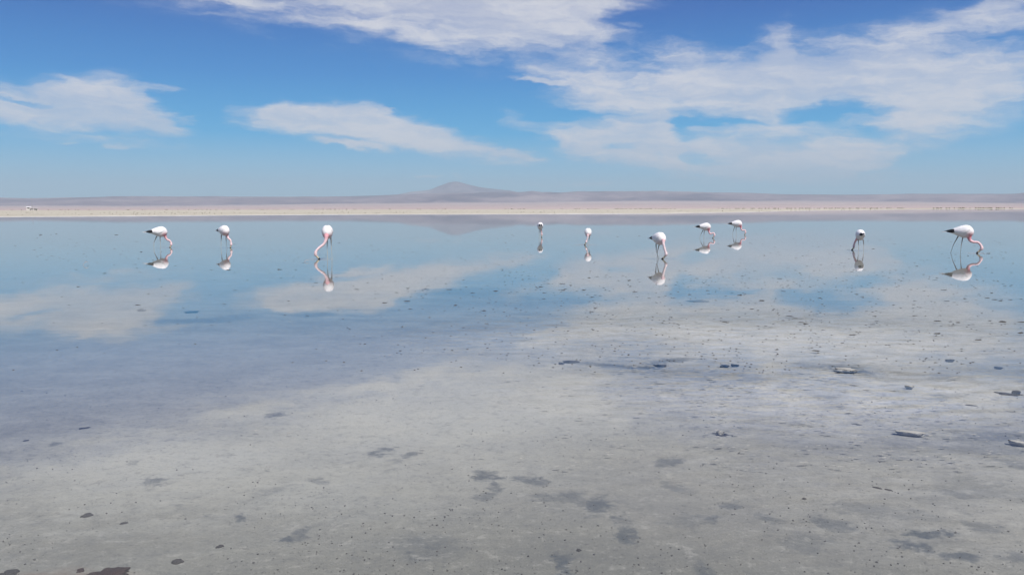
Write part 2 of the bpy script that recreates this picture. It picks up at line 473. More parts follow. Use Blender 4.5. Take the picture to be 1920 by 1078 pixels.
def ground_mat(name, stops, sc1, sc2, stretch=(1, 1, 1), streak=None):
    mt, t, out = material(name)
    tc = t.new('ShaderNodeNewGeometry').outputs['Position']
    v = t.vmath('MULTIPLY', tc, stretch)
    n1 = t.noise(v, sc1, 6, .6)
    n2 = t.noise(v, sc2, 6, .65)
    f = t.math('ADD', t.math('MULTIPLY', n1, .6), t.math('MULTIPLY', n2, .4))
    c = t.ramp(f, stops)
    p = t.new('ShaderNodeBsdfPrincipled')
    t.l.new(c, p.inputs['Base Color'])
    p.inputs['Roughness'].default_value = .95
    p.inputs['Specular IOR Level'].default_value = .05
    t.l.new(p.outputs[0], out.inputs[0])
    return mt
mt_shore = ground_mat('salt_shore', [(.30, (.38, .35, .27)), (.48, (.46, .42, .34)), (.60, (.53, .49, .42)), (.72, (.60, .57, .52))], .010, .12, (.4, 1, 1))
mt_rim = ground_mat('salt_rim', [(.35, (.46, .43, .36)), (.65, (.78, .77, .73))], .05, .6)
mt_plain = ground_mat('desert_gravel', [(.34, (.33, .25, .23)), (.48, (.43, .35, .33)), (.62, (.51, .42, .39))], .00035, .003, (.35, 1, 1))
mt_hill = ground_mat('hill_rock', [(.38, (.14, .12, .15)), (.5, (.25, .20, .22)), (.62, (.38, .31, .31))], .00028, .0016)

# shore flat
rows = []
zn = lambda r, s_: fbm(r * np.sin(AZ) / s_, r * np.cos(AZ) / s_, 4, 9)
rows.append((rs * .985, one * -0.05))
rows.append((rs * 1.0, one * 0.0 + .001))
for k in (1.008, 1.02, 1.04, 1.07, 1.12):
    rows.append((rs * k, .04 + .10 * min(1, (k - 1) / .07) + .06 * (zn(rs * k, 8) - .4)))
END = np.maximum(rs * 1.25, 1100)
for f_ in np.linspace(.08, 1, 40):
    r_ = rs * 1.12 * (END / (rs * 1.12)) ** f_
    rows.append((r_, .14 + .35 * f_ + .35 * (zn(r_, 40) - .45) + .12 * (zn(r_, 9) - .45)))
polar('shore', AZ, rows, mt_shore)
# white salt rim along the water's edge
rows = [(rs * k, one * z_) for k, z_ in ((.998, .004), (1.001, .03), (1.004, .055), (1.008, .07), (1.011, .02))]
polar('salt_rim', AZ, rows, mt_rim)
# desert plain rising to the alluvial fans
pl_px = [(-900, 386), (0, 386), (300, 386), (480, 384), (700, 380.8), (960, 379.5), (1150, 377.6), (1250, 377), (1500, 377), (1700, 378.5), (1920, 381), (2800, 380)]
pa, pe = zip(*[azel(x, y) for x, y in pl_px])
pel = np.interp(AZ, pa, pe) + .0007 * (fbm(AZ * 14, AZ * 0, 4, 5) - .5)
rows = []
for f_ in np.linspace(0, 1, 60):
    r_ = END * .97 * (26000 / (END * .97)) ** f_
    z_ = .2 + CAMH * 0 + r_ * np.clip(pel, .001, 1) * f_ ** 3.0 + (r_ * .0006) * (fbm(r_ * np.sin(AZ) / 900, r_ * np.cos(AZ) / 900, 5, 11) - .45) * f_
    rows.append((r_, z_))
rows.append((one * 27000, rows[-1][1] - 60))
polar('desert_plain', AZ, rows, mt_plain)

def ridge(name, pts, r0, r1, rpk, seed, rough_):
    a_ = [azel(x, y) for x, y in pts]
    ea = np.interp(AZ2, [q[0] for q in a_], [q[1] for q in a_])
    rows = []
    for f_ in np.linspace(0, 1, 46):
        r_ = r0 + (r1 - r0) * f_
        fp = (rpk - r0) / (r1 - r0)
        prof = (f_ / fp) if f_ < fp else (1 - f_) / (1 - fp)
        prof = max(prof, 0) ** 1.15
        x_ = r_ * np.sin(AZ2); y_ = r_ * np.cos(AZ2)
        nz = fbm(x_ / 2600, y_ / 2600, 6, seed) - .5
        rg = 1 - np.abs(2 * fbm(x_ / 1500, y_ / 3800, 5, seed + 7) - 1)
        top = rpk * np.tan(ea)
        amp = 4 * prof * (1 - prof) + .05
        z_ = top * prof * (1 + rough_ * amp * (nz * 1.2 + (rg - .8) * .9)) - 20 * (1 - prof)
        rows.append((one2 * r_, z_ + 1.0))
    return polar(name, AZ2, rows, mt_hill)
AZ2 = np.linspace(-1.25, 1.25, 900)
one2 = np.ones_like(AZ2)
ridge_px = [(-900, 372), (0, 370.5), (60, 371.5), (120, 370), (200, 368.8), (400, 367.5), (520, 368.5), (600, 369), (700, 366.6), (760, 364), (830, 362), (930, 361), (975, 360.5), (998, 358.5), (1018, 361.2),
            (1051, 361.4), (1080, 359.4), (1240, 358.8), (1330, 359.5), (1400, 361), (1460, 363.6), (1560, 364.2), (1600, 364.5), (1740, 363.4), (1850, 363.4), (1900, 363), (1925, 361), (2100, 358), (2800, 362)]
ridge('hills', ridge_px, 22000, 42000, 33000, 21, .55)
vol_px = [(-900, 392), (600, 390), (700, 372), (745, 364.6), (770, 359), (804, 356), (827, 346.7), (843, 341), (857, 339.7), (874, 345), (897, 350), (925, 353.7), (953, 356.5), (980, 362), (1060, 374), (1200, 391), (2800, 392)]
ridge('mountain', vol_px, 42500, 58000, 50000, 33, .4)

# scrub along the shore: nobody could count it
def blobs(name, spots, mat, label=None, cat=None, kind='stuff', seed=1, seg=None):
    rnd = random.Random(seed)
    bm = bmesh.new()
    bmesh.ops.create_icosphere(bm, subdivisions=1, radius=1)
    bv = [v.co.copy() for v in bm.verts]; bf = [[v.index for v in f.verts] for f in bm.faces]
    bm.free()
    V = []; F = []
    for (x, y, z, sx_, sy_, sz_) in spots:
        o_ = len(V); a = rnd.uniform(0, 6.28); ca, sa = math.cos(a), math.sin(a)
        for v in bv:
            k = rnd.uniform(.6, 1.25)
            vx, vy = v.x * sx_ * k, v.y * sy_ * k
            V.append((x + vx, y + vy, z + v.z * sz_ * k)) if sx_ > 2.2 * sy_ else V.append((x + vx * ca - vy * sa, y + vx * sa + vy * ca, z + v.z * sz_ * k))
        F += [[i + o_ for i in f] for f in bf]
    o = link(name, mesh(name, V, F, False), mat)
    return tag(o, label, cat, None, kind)
rnd = random.Random(4)
spots = []
for _ in range(1500):
    a = rnd.uniform(-.75, .8)
    if fbm(np.array([a * 45.0]), np.array([.5]), 3, 8)[0] < .42: continue
    if rnd.random() > .25 + .75 * min(1, max(0, (a + .45) / .5)): continue
    r_ = float(max(shore_r(a) * 1.28, 1110)) * rnd.uniform(.97, 1.12)
    h_ = rnd.uniform(.25, .6) * (1 + .8 * max(0, a))
    spots.append((r_ * math.sin(a), r_ * math.cos(a), .35 + h_ * .5, h_ * 1.5, h_ * 1.3, h_))
for _ in range(1700):
    a = rnd.uniform(-.8, .75)
    r_ = float(shore_r(a)) * rnd.uniform(1.06, 1.2) ** rnd.uniform(1, 8)
    if r_ > 1000: continue
    h_ = rnd.uniform(.04, .13) * (r_ / 400)
    spots.append((r_ * math.sin(a), r_ * math.cos(a), .2 + h_ * .4, h_ * 2.0, h_ * 1.6, h_))
mt_scrub = simple('dry_scrub', (.20, .18, .13), .95, .4, .05, spec=.05)
blobs('scrub', spots, mt_scrub, 'low dark scrub dotted in a line along the far salt shore', 'scrub')

exec_late = []

# ------------------------------------------------------------------ flamingos
def feather_mat(name, speck=0.0):
    mt, t, out = material(name)
    at = t.new('ShaderNodeAttribute', attribute_name='col').outputs['Color']
    tc = t.new('ShaderNodeTexCoord').outputs['Object']
    n = t.noise(t.vmath('MULTIPLY', tc, (14, 14, 45)), 1.0, 4, .6)
    c = t.mix(t.smooth(n, .35, .65), t.mix(1.0, at, (.86, .84, .84), 'MULTIPLY'), at)
    if speck:
        n2 = t.noise(t.vmath('MULTIPLY', tc, (9, 9, 26)), 1.0, 3, .6)
        c = t.mix(t.math('MULTIPLY', t.smooth(n2, .56, .70), speck), c, (.80, .42, .42))
    p = t.new('ShaderNodeBsdfPrincipled')
    t.l.new(c, p.inputs['Base Color'])
    p.inputs['Roughness'].default_value = .75
    p.inputs['Specular IOR Level'].default_value = .25
    b = t.new('ShaderNodeBump'); b.inputs['Strength'].default_value = .35; b.inputs['Distance'].default_value = .01
    t.l.new(n, b.inputs['Height']); t.l.new(b.outputs[0], p.inputs['Normal'])
    t.l.new(p.outputs[0], out.inputs[0])
    return mt
M_body = feather_mat('flamingo_skin_and_feathers')
M_wing = feather_mat('white_wing_feathers', .35)
M_black = simple('black_flight_feathers', (.018, .018, .022), .55, .3, 30, .3)
M_tail = simple('pale_tail_feathers', (.80, .78, .77), .75, .05, 30)
M_bill = simple('pale_yellow_bill', (.62, .52, .36), .4, .1, 30)
M_tip = simple('black_bill', (.012, .012, .014), .35, .2, 40)
M_eye = simple('dark_eye', (.01, .008, .008), .15, .1, 40)

def catmull(P, n=8):
    P = [np.array(p, float) for p in P]
    Q = [2 * P[0] - P[1]] + P + [2 * P[-1] - P[-2]]
    out = []
    for i in range(1, len(Q) - 2):
        for k in range(n):
            t_ = k / n
            a, b, c, d = Q[i - 1], Q[i], Q[i + 1], Q[i + 2]
            out.append(.5 * ((2 * b) + (-a + c) * t_ + (2 * a - 5 * b + 4 * c - d) * t_ ** 2 + (-a + 3 * b - 3 * c + d) * t_ ** 3))
    out.append(P[-1])
    return np.array(out)
def tube(C, rad, n=12, V=None, F=None, cap=True):
    V = [] if V is None else V; F = [] if F is None else F
    C = np.asarray(C); o = len(V)
    T = np.gradient(C, axis=0)
    ref = np.array([0.0, 1.0, 0.0])
    N = None
    for i, c in enumerate(C):
        tt = T[i] / (np.linalg.norm(T[i]) + 1e-9)
        if N is None:
            N = np.cross(tt, ref)
            if np.linalg.norm(N) < .2: N = np.cross(tt, np.array([1.0, 0, 0]))
        N = N - tt * np.dot(N, tt); N /= np.linalg.norm(N) + 1e-9
        B = np.cross(tt, N)
        for k in range(n):
            a = 2 * math.pi * k / n
            V.append(c + (N * math.cos(a) + B * math.sin(a)) * rad[i])
    m_ = len(C)
    for i in range(m_ - 1):
        for k in range(n):
            F.append((o + i * n + k, o + i * n + (k + 1) % n, o + (i + 1) * n + (k + 1) % n, o + (i + 1) * n + k))
    if cap:
        F.append(tuple(o + k for k in reversed(range(n))))
        F.append(tuple(o + (m_ - 1) * n + k for k in range(n)))
    return V, F

TS = np.array([-.50, -.46, -.38, -.30, -.20, -.08, .04, .13, .20, .255, .29, .305])
TH = np.array([.008, .024, .052, .078, .122, .176, .207, .203, .170, .125, .070, .010])
TW = np.array([.010, .022, .042, .070, .105, .138, .158, .158, .142, .105, .060, .010])
TZ = np.array([.000, .000, .002, .004, .002, -.002, -.004, -.004, -.006, -.012, -.018, -.020])

def flamingo(px, py, label, yaw, body, neck, legs, k=1.0, tilt=0.0, pink=1.0, legc=0, bill=None):
    """body (x,z) centre of the torso, neck [(x,y,z)], legs [[hip, ankle, foot]...] : metres, x right, y away, z up"""
    root = bpy.data.objects.new('flamingo', None)
    root.empty_display_size = .2
    COL.objects.link(root)
    c = gp(px, py)
    root.location = (c.x, c.y, 0)
    root.rotation_euler = (0, 0, -math.atan2(c.x, c.y))
    tag(root, label, 'flamingo', 'flamingos feeding in the shallow lagoon')
    ya = R(yaw)
    f_ = np.array([math.cos(ya) * math.cos(tilt), math.sin(ya) * math.cos(tilt), math.sin(tilt)])
    s_ = np.array([-math.sin(ya), math.cos(ya), 0])
    u_ = np.cross(f_, s_)
    bc = np.array([body[0], 0.0, body[1]])
    def surf(s, phi, off=0.0):
        hh = np.interp(s, TS, TH) * k; hw = np.interp(s, TS, TW) * k; zz = np.interp(s, TS, TZ) * k
        return bc + f_ * s * k + u_ * (zz + (hh + off) * math.sin(phi)) + s_ * (hw + off) * math.cos(phi)
    V = []; F = []
    n = 24
    ss = np.concatenate([np.linspace(-.50, .20, 18), [.225, .25, .27, .285, .297, .305]])
    for s in ss:
        for q in range(n):
            V.append(surf(s, 2 * math.pi * q / n))
    for i in range(len(ss) - 1):
        for q in range(n):
            F.append((i * n + q, i * n + (q + 1) % n, (i + 1) * n + (q + 1) % n, (i + 1) * n + q))
    F.append(tuple(reversed(range(n)))); F.append(tuple((len(ss) - 1) * n + q for q in range(n)))
    # neck and head
    N0 = surf(.17, 0, 0); N0 = bc + f_ * .17 * k + u_ * (-.06 * k)
    P = [tuple(N0)] + [tuple(p) for p in neck]
    NC = catmull(P, 8)
    L = np.concatenate([[0], np.cumsum(np.linalg.norm(np.diff(NC, axis=0), axis=1))]); L /= L[-1]
    nr_ = np.interp(L, [0, .12, .25, .45, .70, .80, .88, .95, 1.0], [.10, .075, .051, .040, .036, .037, .050, .048, .027]) * k
    tube(NC, nr_, 12, V, F)
    LC = []
    for hip, ank, foot in legs:
        h = np.array(hip); a = np.array(ank); fo = np.array(foot); fo[2] = -.028
        pts = np.vstack([h + (a - h) * q for q in np.linspace(0, .94, 7)] + [a] + [a + (fo - a) * q for q in np.linspace(.07, 1, 8)])
        rr = np.concatenate([np.linspace(.022, .0095, 7), [.014], np.linspace(.0085, .008, 8)]) * k
        tube(pts, rr, 8, V, F)
        LC.append((pts, rr))
        for da in (-.6, 0, .6):
            e = fo + (f_ * [1, 1, 0] * math.cos(da) + s_ * math.sin(da)) * .075 * k
            e[2] = -.026
            tube(np.array([fo, (fo + e) / 2, e]), [.009, .008, .006], 6, V, F)
    me = mesh('body', V, F)
    tmp = bpy.data.objects.new('tmp', me); COL.objects.link(tmp)
    rm = tmp.modifiers.new('r', 'REMESH'); rm.mode = 'VOXEL'; rm.voxel_size = .0075; rm.adaptivity = 0; rm.use_smooth_shade = True
    sm_ = tmp.modifiers.new('s', 'SMOOTH'); sm_.iterations = 2; sm_.factor = .4
    bpy.context.view_layer.update()
    dg = bpy.context.evaluated_depsgraph_get()
    me2 = bpy.data.meshes.new_from_object(tmp.evaluated_get(dg))
    bpy.data.objects.remove(tmp); bpy.data.meshes.remove(me)
    me2.name = 'body'
    co = np.empty(len(me2.vertices) * 3); me2.vertices.foreach_get('co', co); co = co.reshape(-1, 3)
    dn = np.full(len(co), 9.0); ln = np.zeros(len(co))
    for i, c_ in enumerate(NC):
        d = np.linalg.norm(co - c_, axis=1) - nr_[i]
        w_ = d < dn; dn[w_] = d[w_]; ln[w_] = L[i]
    dl = np.full(len(co), 9.0); ll = np.zeros(len(co))
    for pts, rr in LC:
        for i, c_ in enumerate(pts):
            d = np.linalg.norm(co - c_, axis=1) - rr[i]
            w_ = d < dl; dl[w_] = d[w_]; ll[w_] = i / 15
    rel = co - bc
    sl_ = rel @ f_ / k; ul = rel @ u_ / k; wl = rel @ s_ / k
    hh = np.interp(sl_, TS, TH); hw = np.interp(sl_, TS, TW)
    dt = (np.sqrt((ul / (hh + .01)) ** 2 + (wl / (hw + .01)) ** 2) - 1) * .12
    dt[(sl_ > .33) | (sl_ < -.52)] = 9
    white = np.array([.92, .89, .88]); crim = np.array([.68, .18, .23]); pk = np.array([.88, .56, .58]); pale = np.array([.92, .72, .71])
    colr = np.tile(white, (len(co), 1))
    fl = np.exp(-(((sl_ - .20) / .10) ** 2 + ((ul + .13) / .09) ** 2)) * pink
    colr = colr * (1 - .9 * fl[:, None]) + crim * .9 * fl[:, None]
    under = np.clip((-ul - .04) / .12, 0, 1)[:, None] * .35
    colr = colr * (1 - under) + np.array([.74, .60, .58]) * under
    isn = (dn < dt) & (dn < dl)
    m3 = np.clip((ln - .10) / .25, 0, 1)[:, None]
    base_ = crim * pink + pk * (1 - pink)
    ncol = base_ * (1 - m3) + pk * m3
    pk2 = pk * (.35 + .65 * pink) + white * (.65 - .65 * pink)
    ncol = base_ * (1 - m3) + pk2 * m3
    m4 = np.clip((ln - .45) / .3, 0, 1)[:, None]
    ncol = ncol * (1 - m4) + (pk2 * .5 + pale * .5) * m4
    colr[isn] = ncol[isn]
    isl = (dl < dn) & (dl < dt)
    lcol = np.where((ll < .44)[:, None], np.array([.22, .20, .19]), np.array([.60, .55, .45]) if legc == 0 else np.array([.27, .26, .24]))  # painted shade: upper leg darkened, lower leg pale as if sunlit unless legc
    lcol = np.where((np.abs(ll - .466) < .04)[:, None], np.array([.45, .22, .20]) if legc else np.array([.7, .62, .58]), lcol)
    colr[isl] = lcol[isl]
    at = me2.color_attributes.new('col', 'FLOAT_COLOR', 'POINT')
    at.data.foreach_set('color', np.concatenate([colr, np.ones((len(co), 1))], 1).ravel())
    me2.materials.clear()
    me2.polygons.foreach_set('use_smooth', [True] * len(me2.polygons))
    link('body', me2, M_body, root)
    # wings: feathered shell over each flank with black flight feathers at the rear
    for side in (1, -1):
        def shell(s0, s1, ns, lo, hi, off, thick, name, mat, par, jag=0.0):
            V = []; F = []
            sv = np.linspace(s0, s1, ns); m_ = 12
            for layer in (0, 1):
                for i, s in enumerate(sv):
                    a0, a1 = lo(s), hi(s)
                    for q in range(m_):
                        ph = R(a0 + (a1 - a0) * q / (m_ - 1))
                        edge = min(1, min(q, m_ - 1 - q) / 2 + .15) * min(1, min(i, ns - 1 - i) / 2 + .15)
                        o_ = (off + thick * edge * (1 if layer == 0 else 0)) * k
                        s2 = s - jag * (1 if (q % 3 == 0) else 0) * (1 if i == 0 else 0)
                        pnt = surf(s2, ph, o_)
                        if side < 0:
                            d_ = (pnt - bc) @ s_
                            pnt = pnt - 2 * d_ * s_
                        V.append(pnt)
            L_ = ns * m_
            for i in range(ns - 1):
                for q in range(m_ - 1):
                    a = i * m_ + q
                    F.append((a, a + 1, a + m_ + 1, a + m_)); F.append((L_ + a, L_ + a + m_, L_ + a + m_ + 1, L_ + a + 1))
            for i in range(ns - 1):
                for q in (0, m_ - 1):
                    a = i * m_ + q; F.append((a, a + m_, L_ + a + m_, L_ + a))
            for q in range(m_ - 1):
                for i in (0, ns - 1):
                    a = i * m_ + q; F.append((a, a + 1, L_ + a + 1, L_ + a))
            me_ = mesh(name, V, F)
            bmx = bmesh.new(); bmx.from_mesh(me_); bmesh.ops.recalc_face_normals(bmx, faces=bmx.faces); bmx.to_mesh(me_); bmx.free()
            me_.polygons.foreach_set('use_smooth', [True] * len(me_.polygons))
            if mat is M_wing:
                co_ = np.array(V); a_ = me_.color_attributes.new('col', 'FLOAT_COLOR', 'POINT')
                cc_ = np.tile(np.array([.94, .92, .91, 1.0]), (len(co_), 1))
                a_.data.foreach_set('color', cc_.ravel())
            return link(name, me_, mat, par)
        lo = lambda s: float(np.interp(s, [-.33, -.2, -.05, .1, .2], [-10, -22, -26, -8, 25]))
        hi = lambda s: float(np.interp(s, [-.33, .2], [86, 84]))
        wg = shell(-.32, .20, 12, lo, hi, .002, .010, 'wing', M_wing, root, .02)
        lo2 = lambda s: float(np.interp(s, [-.54, -.40, -.24], [-60, -55, -18]))
        hi2 = lambda s: float(np.interp(s, [-.54, -.40, -.24], [80, 78, 40]))
        shell(-.53, -.245, 9, lo2, hi2, .006, .010, 'flight_feathers', M_black, wg, .03)
    # tail: pale wedge showing beyond the black
    V = []; F = []
    for s, hw_, hz in ((-.40, .020, .012), (-.52, .030, .012), (-.60, .022, .008), (-.655, .004, .002)):
        for a_, b_ in ((-1, -1), (1, -1), (1, 1), (-1, 1)):
            V.append(bc + f_ * s * k + s_ * hw_ * a_ * k + u_ * (-.016 * (s < -.45) + hz * b_) * k)
    for i in range(3):
        for q in range(4):
            F.append((i * 4 + q, i * 4 + (q + 1) % 4, i * 4 + 4 + (q + 1) % 4, i * 4 + 4 + q))
    F += [(3, 2, 1, 0), (12, 13, 14, 15)]
    link('tail', mesh('tail', V, F, False), M_tail, root)
    # bill, bent halfway, with a black outer half
    end = NC[-1]; dr = NC[-1] - NC[-4]; dr = dr / np.linalg.norm(dr)
    tgt = np.array(bill)
    mid = end * .55 + tgt * .45 + dr * .018
    BC = catmull([tuple(end - dr * .012), tuple(mid), tuple(tgt)], 8)
    V, F = tube(BC[:9], np.interp(np.linspace(0, 1, 9), [0, 1], [.029, .027]) * k, 10)
    bl = link('bill', mesh('bill', V, F), M_bill, root)
    V, F = tube(BC[8:], np.interp(np.linspace(0, 1, len(BC) - 8), [0, .4, .85, 1], [.0285, .027, .017, .007]) * k, 10)
    link('bill_tip', mesh('bill_tip', V, F), M_tip, bl)
    # eyes on both sides of the head
    hc = NC[int(len(NC) * .9)]; ax = np.cross(dr, (tgt - end)); 
    if np.linalg.norm(ax) < 1e-4: ax = np.array([0, 1.0, 0])
    ax /= np.linalg.norm(ax)
    for sgn in (1, -1):
        cE = hc + ax * sgn * .043 * k
        V, F = tube(np.array([cE - ax * .004, cE, cE + ax * .004]), [.004, .007, .004], 8)
        link('eye', mesh('eye', V, F), M_eye, root)
    return root

# left to right in the photograph
flamingo(301, 464.5, 'flamingo facing right on the left edge, raised black tail point, nearest the left shore', 0, (-.02, .625),
         [(.20,-.01,.40), (.25,-.01,.315), (.33,-.01,.275), (.385,-.01,.20), (.39,-.01,.12), (.375,-.01,.07)],
         [[(0,-.03,.46),(0.0,-.03,.225),(.012,-.03,0)], [(-.12,.04,.45),(-.235,.05,.19),(-.24,.05,0)]], .98, bill=(.33,-.01,-.01))
flamingo(422, 464.5, 'plump flamingo turned half toward us, second from the left, black bill straight down', -58, (-.03, .665),
         [(.10,-.10,.46), (.135,-.14,.36), (.20,-.16,.30), (.225,-.17,.20), (.225,-.17,.11), (.215,-.17,.075)],
         [[(-.12,.0,.50),(-.14,.0,.225),(-.15,.0,0)], [(.05,.06,.50),(.05,.06,.22),(.075,.06,0)]], .98, pink=.6, bill=(.20,-.18,-.015))
flamingo(613, 484.5, 'tallest flamingo facing us with its neck in an S curve to the left', -98, (.04, .80),
         [(0.0,-.27,.69), (-.025,-.32,.56), (-.09,-.34,.44), (-.22,-.36,.34), (-.31,-.38,.24), (-.33,-.38,.15), (-.30,-.38,.09)],
         [[(.13,.0,.65),(.14,.0,.36),(.155,.0,0)], [(.03,.03,.65),(.01,.03,.33),(.02,.03,0)]], 1.0, pink=.55, bill=(-.20,-.37,-.012))
flamingo(1013, 445.5, 'small flamingo seen from behind, round white back over dark underside, left of the middle pair', 92, (0, .60),
         [(.03,.18,.42), (.05,.26,.34), (.07,.28,.25), (.08,.28,.16), (.08,.28,.10)],
         [[(-.05,0,.45),(-.055,0,.22),(-.06,0,0)], [(.03,.03,.45),(.005,.03,.22),(0,.03,0)]], .93, tilt=-.12, bill=(.065,.25,-.012))
flamingo(1102, 459, 'smallest flamingo facing us, white neck straight down beside its legs', -88, (.01, .505),
         [(0,-.24,.40), (-.01,-.26,.30), (-.04,-.26,.20), (-.06,-.27,.13), (-.075,-.27,.09)],
         [[(.07,0,.35),(.05,0,.17),(.03,0,0)], [(0,.03,.35),(-.01,.03,.18),(-.02,.03,0)]], .88, pink=.25, bill=(-.14,-.25,-.012))
flamingo(1236, 485, 'flamingo with thick white neck reaching down right and dark crossed legs', -55, (-.02, .60),
         [(.11,-.22,.56), (.115,-.27,.46), (.14,-.28,.36), (.17,-.29,.25), (.20,-.29,.16), (.175,-.28,.095)],
         [[(-.10,0,.44),(-.085,0,.21),(0.0,0,0)], [(0,.04,.44),(-.055,.04,.21),(-.06,.04,0)]], .92, pink=.3, legc=1, bill=(.06,-.22,-.012))
flamingo(1321, 446.8, 'flamingo facing right with white trailing leg, left bird of the close pair', 0, (.01, .575),
         [(.205,0,.36), (.235,0,.27), (.31,0,.22), (.40,0,.265), (.475,0,.22), (.475,0,.14), (.455,0,.085)],
         [[(-.02,-.03,.40),(-.03,-.03,.16),(-.03,-.03,0)], [(-.08,.04,.40),(-.20,.05,.15),(-.25,.05,0)]], .95, bill=(.38,0,-.005))
flamingo(1382, 440.5, 'farthest flamingo facing right with one dark leg, right one of the close right hand pair', 0, (-.03, .625),
         [(.20,0,.42), (.22,0,.32), (.29,0,.255), (.40,0,.27), (.45,0,.20), (.445,0,.11), (.435,0,.07)],
         [[(-.06,-.03,.44),(-.06,-.03,.21),(-.04,-.03,0)], [(-.14,.04,.46),(-.22,.05,.17),(-.25,.05,0)]], .97, bill=(.40,0,-.02))
flamingo(1612, 469.5, 'flamingo seen from behind with a black rump band and its head down to the left', 102, (.01, .545),
         [(-.10,.16,.40), (-.15,.20,.32), (-.185,.22,.22), (-.20,.22,.13), (-.20,.22,.085)],
         [[(-.06,0,.38),(-.045,0,.19),(-.04,0,0)], [(.10,.03,.38),(.125,.03,.18),(.13,.03,0)]], .92, tilt=-.05, bill=(-.29,.20,-.01))
flamingo(1803, 474.5, 'biggest flamingo, facing right at the far right, long grey leg and curved pink neck', 0, (.02, .715),
         [(.20,-.01,.52), (.235,-.01,.42), (.33,-.01,.37), (.46,-.01,.355), (.545,-.01,.27), (.575,-.01,.17), (.535,-.01,.105)],
         [[(.02,-.03,.56),(-.02,-.03,.27),(-.035,-.03,0)], [(-.12,.04,.56),(-.25,.05,.27),(-.33,.05,0)]], 1.03, legc=1, bill=(.42,-.01,-.01))

# ------------------------------------------------------------------ things lying in the shallows
def clump_mesh(name, L_, D_, H_, seed, sub=3, ragged=.5, flat=.0):
    rnd = np.random.RandomState(seed)
    bm = bmesh.new()
    bmesh.ops.create_icosphere(bm, subdivisions=sub, radius=1)
    for v in bm.verts:
        p_ = v.co
        nz = float(fbm(np.array([p_.x * 2.2 + seed * 3.7 + p_.z]), np.array([p_.y * 2.2 + p_.z * 1.3 + seed]), 4, seed)[0]) - .47
        k_ = 1 + nz * ragged * 2.4
        v.co = Vector((p_.x * k_ * L_ / 2, p_.y * k_ * D_ / 2, (p_.z * k_ * H_) if p_.z > 0 else p_.z * .03))
    me_ = bpy.data.meshes.new(name); bm.to_mesh(me_); bm.free()
    me_.polygons.foreach_set('use_smooth', [True] * len(me_.polygons))
    return me_
M_mud = simple('dark_mud', (.045, .042, .042), .8, .35, 60, .6)
M_red = simple('red_brown_clod', (.05, .028, .024), .8, .6, 70, .9)
M_salt = simple('salt_crust', (.36, .35, .32), .85, .25, 30, .6)
M_stick = simple('dark_twig', (.03, .026, .024), .8, .3, 60, .4)
M_fea = simple('pale_feather', (.82, .74, .73), .8, .1, 30)

def lump(px, py, wpx, hpx, mat, name, label, cat, seed, depth=.7, rot=0.0, sub=3, ragged=.5, base=None):
    g = gp(px, py)
    dist = math.hypot(g.length, CAMH)
    wd = wpx * dist / FPX * (.85 if mat is M_salt else 1)
    hpx = hpx * (.5 if py < 850 else .8)
    o = link(name, clump_mesh(name, wd, wd * depth, max(.004, hpx * dist / FPX), seed, sub, ragged), mat, None, (g.x, g.y, BEDZ if base is None else base))
    o.rotation_euler = (0, 0, rot - math.atan2(g.x, g.y))
    return tag(o, label, cat)
lump(200, 1066, 58, 6, M_red, 'mud_clod', 'large reddish brown clod at the lower left, the biggest lump in the foreground', 'clod', 3, .9, .15, 4, .7)
lump(208, 1077, 34, 3, M_red, 'mud_clod', 'flat reddish brown clod lying just in front of the biggest clod', 'clod', 8, .7, .1, 3, .7)
lump(150, 1057, 12, 2.5, M_red, 'mud_clod', 'small brick red clod between the dark stone and the biggest clod', 'clod', 12, 1.2, 0, 3, .7)
lump(16, 1062, 28, 4, M_mud, 'stone', 'blackish stone in the lower left corner', 'stone', 5, .9, .2, 3, .5)
lump(332, 1041, 20, 6, M_mud, 'stone', 'dark oval stone right of the big reddish clod', 'stone', 6, .8, .1, 3, .3)
lump(162, 956, 19, 5, M_mud, 'stone', 'long dark stone above the big reddish clod near the left edge', 'stone', 7, .7, .15, 3, .3)
lump(232, 970, 13, 3, M_mud, 'stone', 'thin flat dark stone right of the long dark stone', 'stone', 9, .5, .05, 3, .3)
lump(412, 1013, 14, 4, M_mud, 'stone', 'slanting dark pebble right of the oval stone near the lower left', 'stone', 10, .6, .25, 3, .4)
lump(157, 795, 17, 3, M_mud, 'stone', 'lone dark sliver of stone in the blue reflection at left', 'stone', 11, .6, .1, 3, .4)
lump(48, 818, 10, 3, M_mud, 'stone', 'small dark stone beside the left edge below the lone sliver', 'stone', 13, .6, .3, 3, .4)
lump(1085, 1020, 9, 4, M_mud, 'stone', 'single dark pebble near the bottom centre', 'stone', 14, .8, 0, 3, .5)
lump(1352, 808, 17, 1.35, M_salt, 'salt_lump', 'small pale salt lump with a dark rim right of centre', 'salt lump', 15, .6, 0, 3, .9, -.003)
lump(1356, 806, 22, 1.5, M_mud, 'mud_patch', 'dark mud under the small pale salt lump', 'mud', 16, .8, 0, 3, .9)
lump(1645, 905, 17, 3, M_stick, 'twig', 'left one of two short black twigs lying end to end', 'twig', 17, .22, -.35, 3, .3)
lump(1667, 909, 14, 3, M_stick, 'twig', 'right one of two short black twigs lying end to end', 'twig', 18, .22, -.3, 3, .3)
lump(1508, 925, 7, 3, M_mud, 'stone', 'tiny black pebble left of the two twigs', 'stone', 19, .8, 0, 3, .5)
lump(1905, 732, 11, 4, M_mud, 'mud_lump', 'black mud lump standing out of the water at the right edge', 'mud lump', 20, .8, 0, 3, .5, -.01)
lump(1890, 732, 36, 2.5, M_mud, 'mud_ridge', 'low dark mud ridge left of the black lump at the right edge', 'mud ridge', 21, .5, -.05, 3, .9)
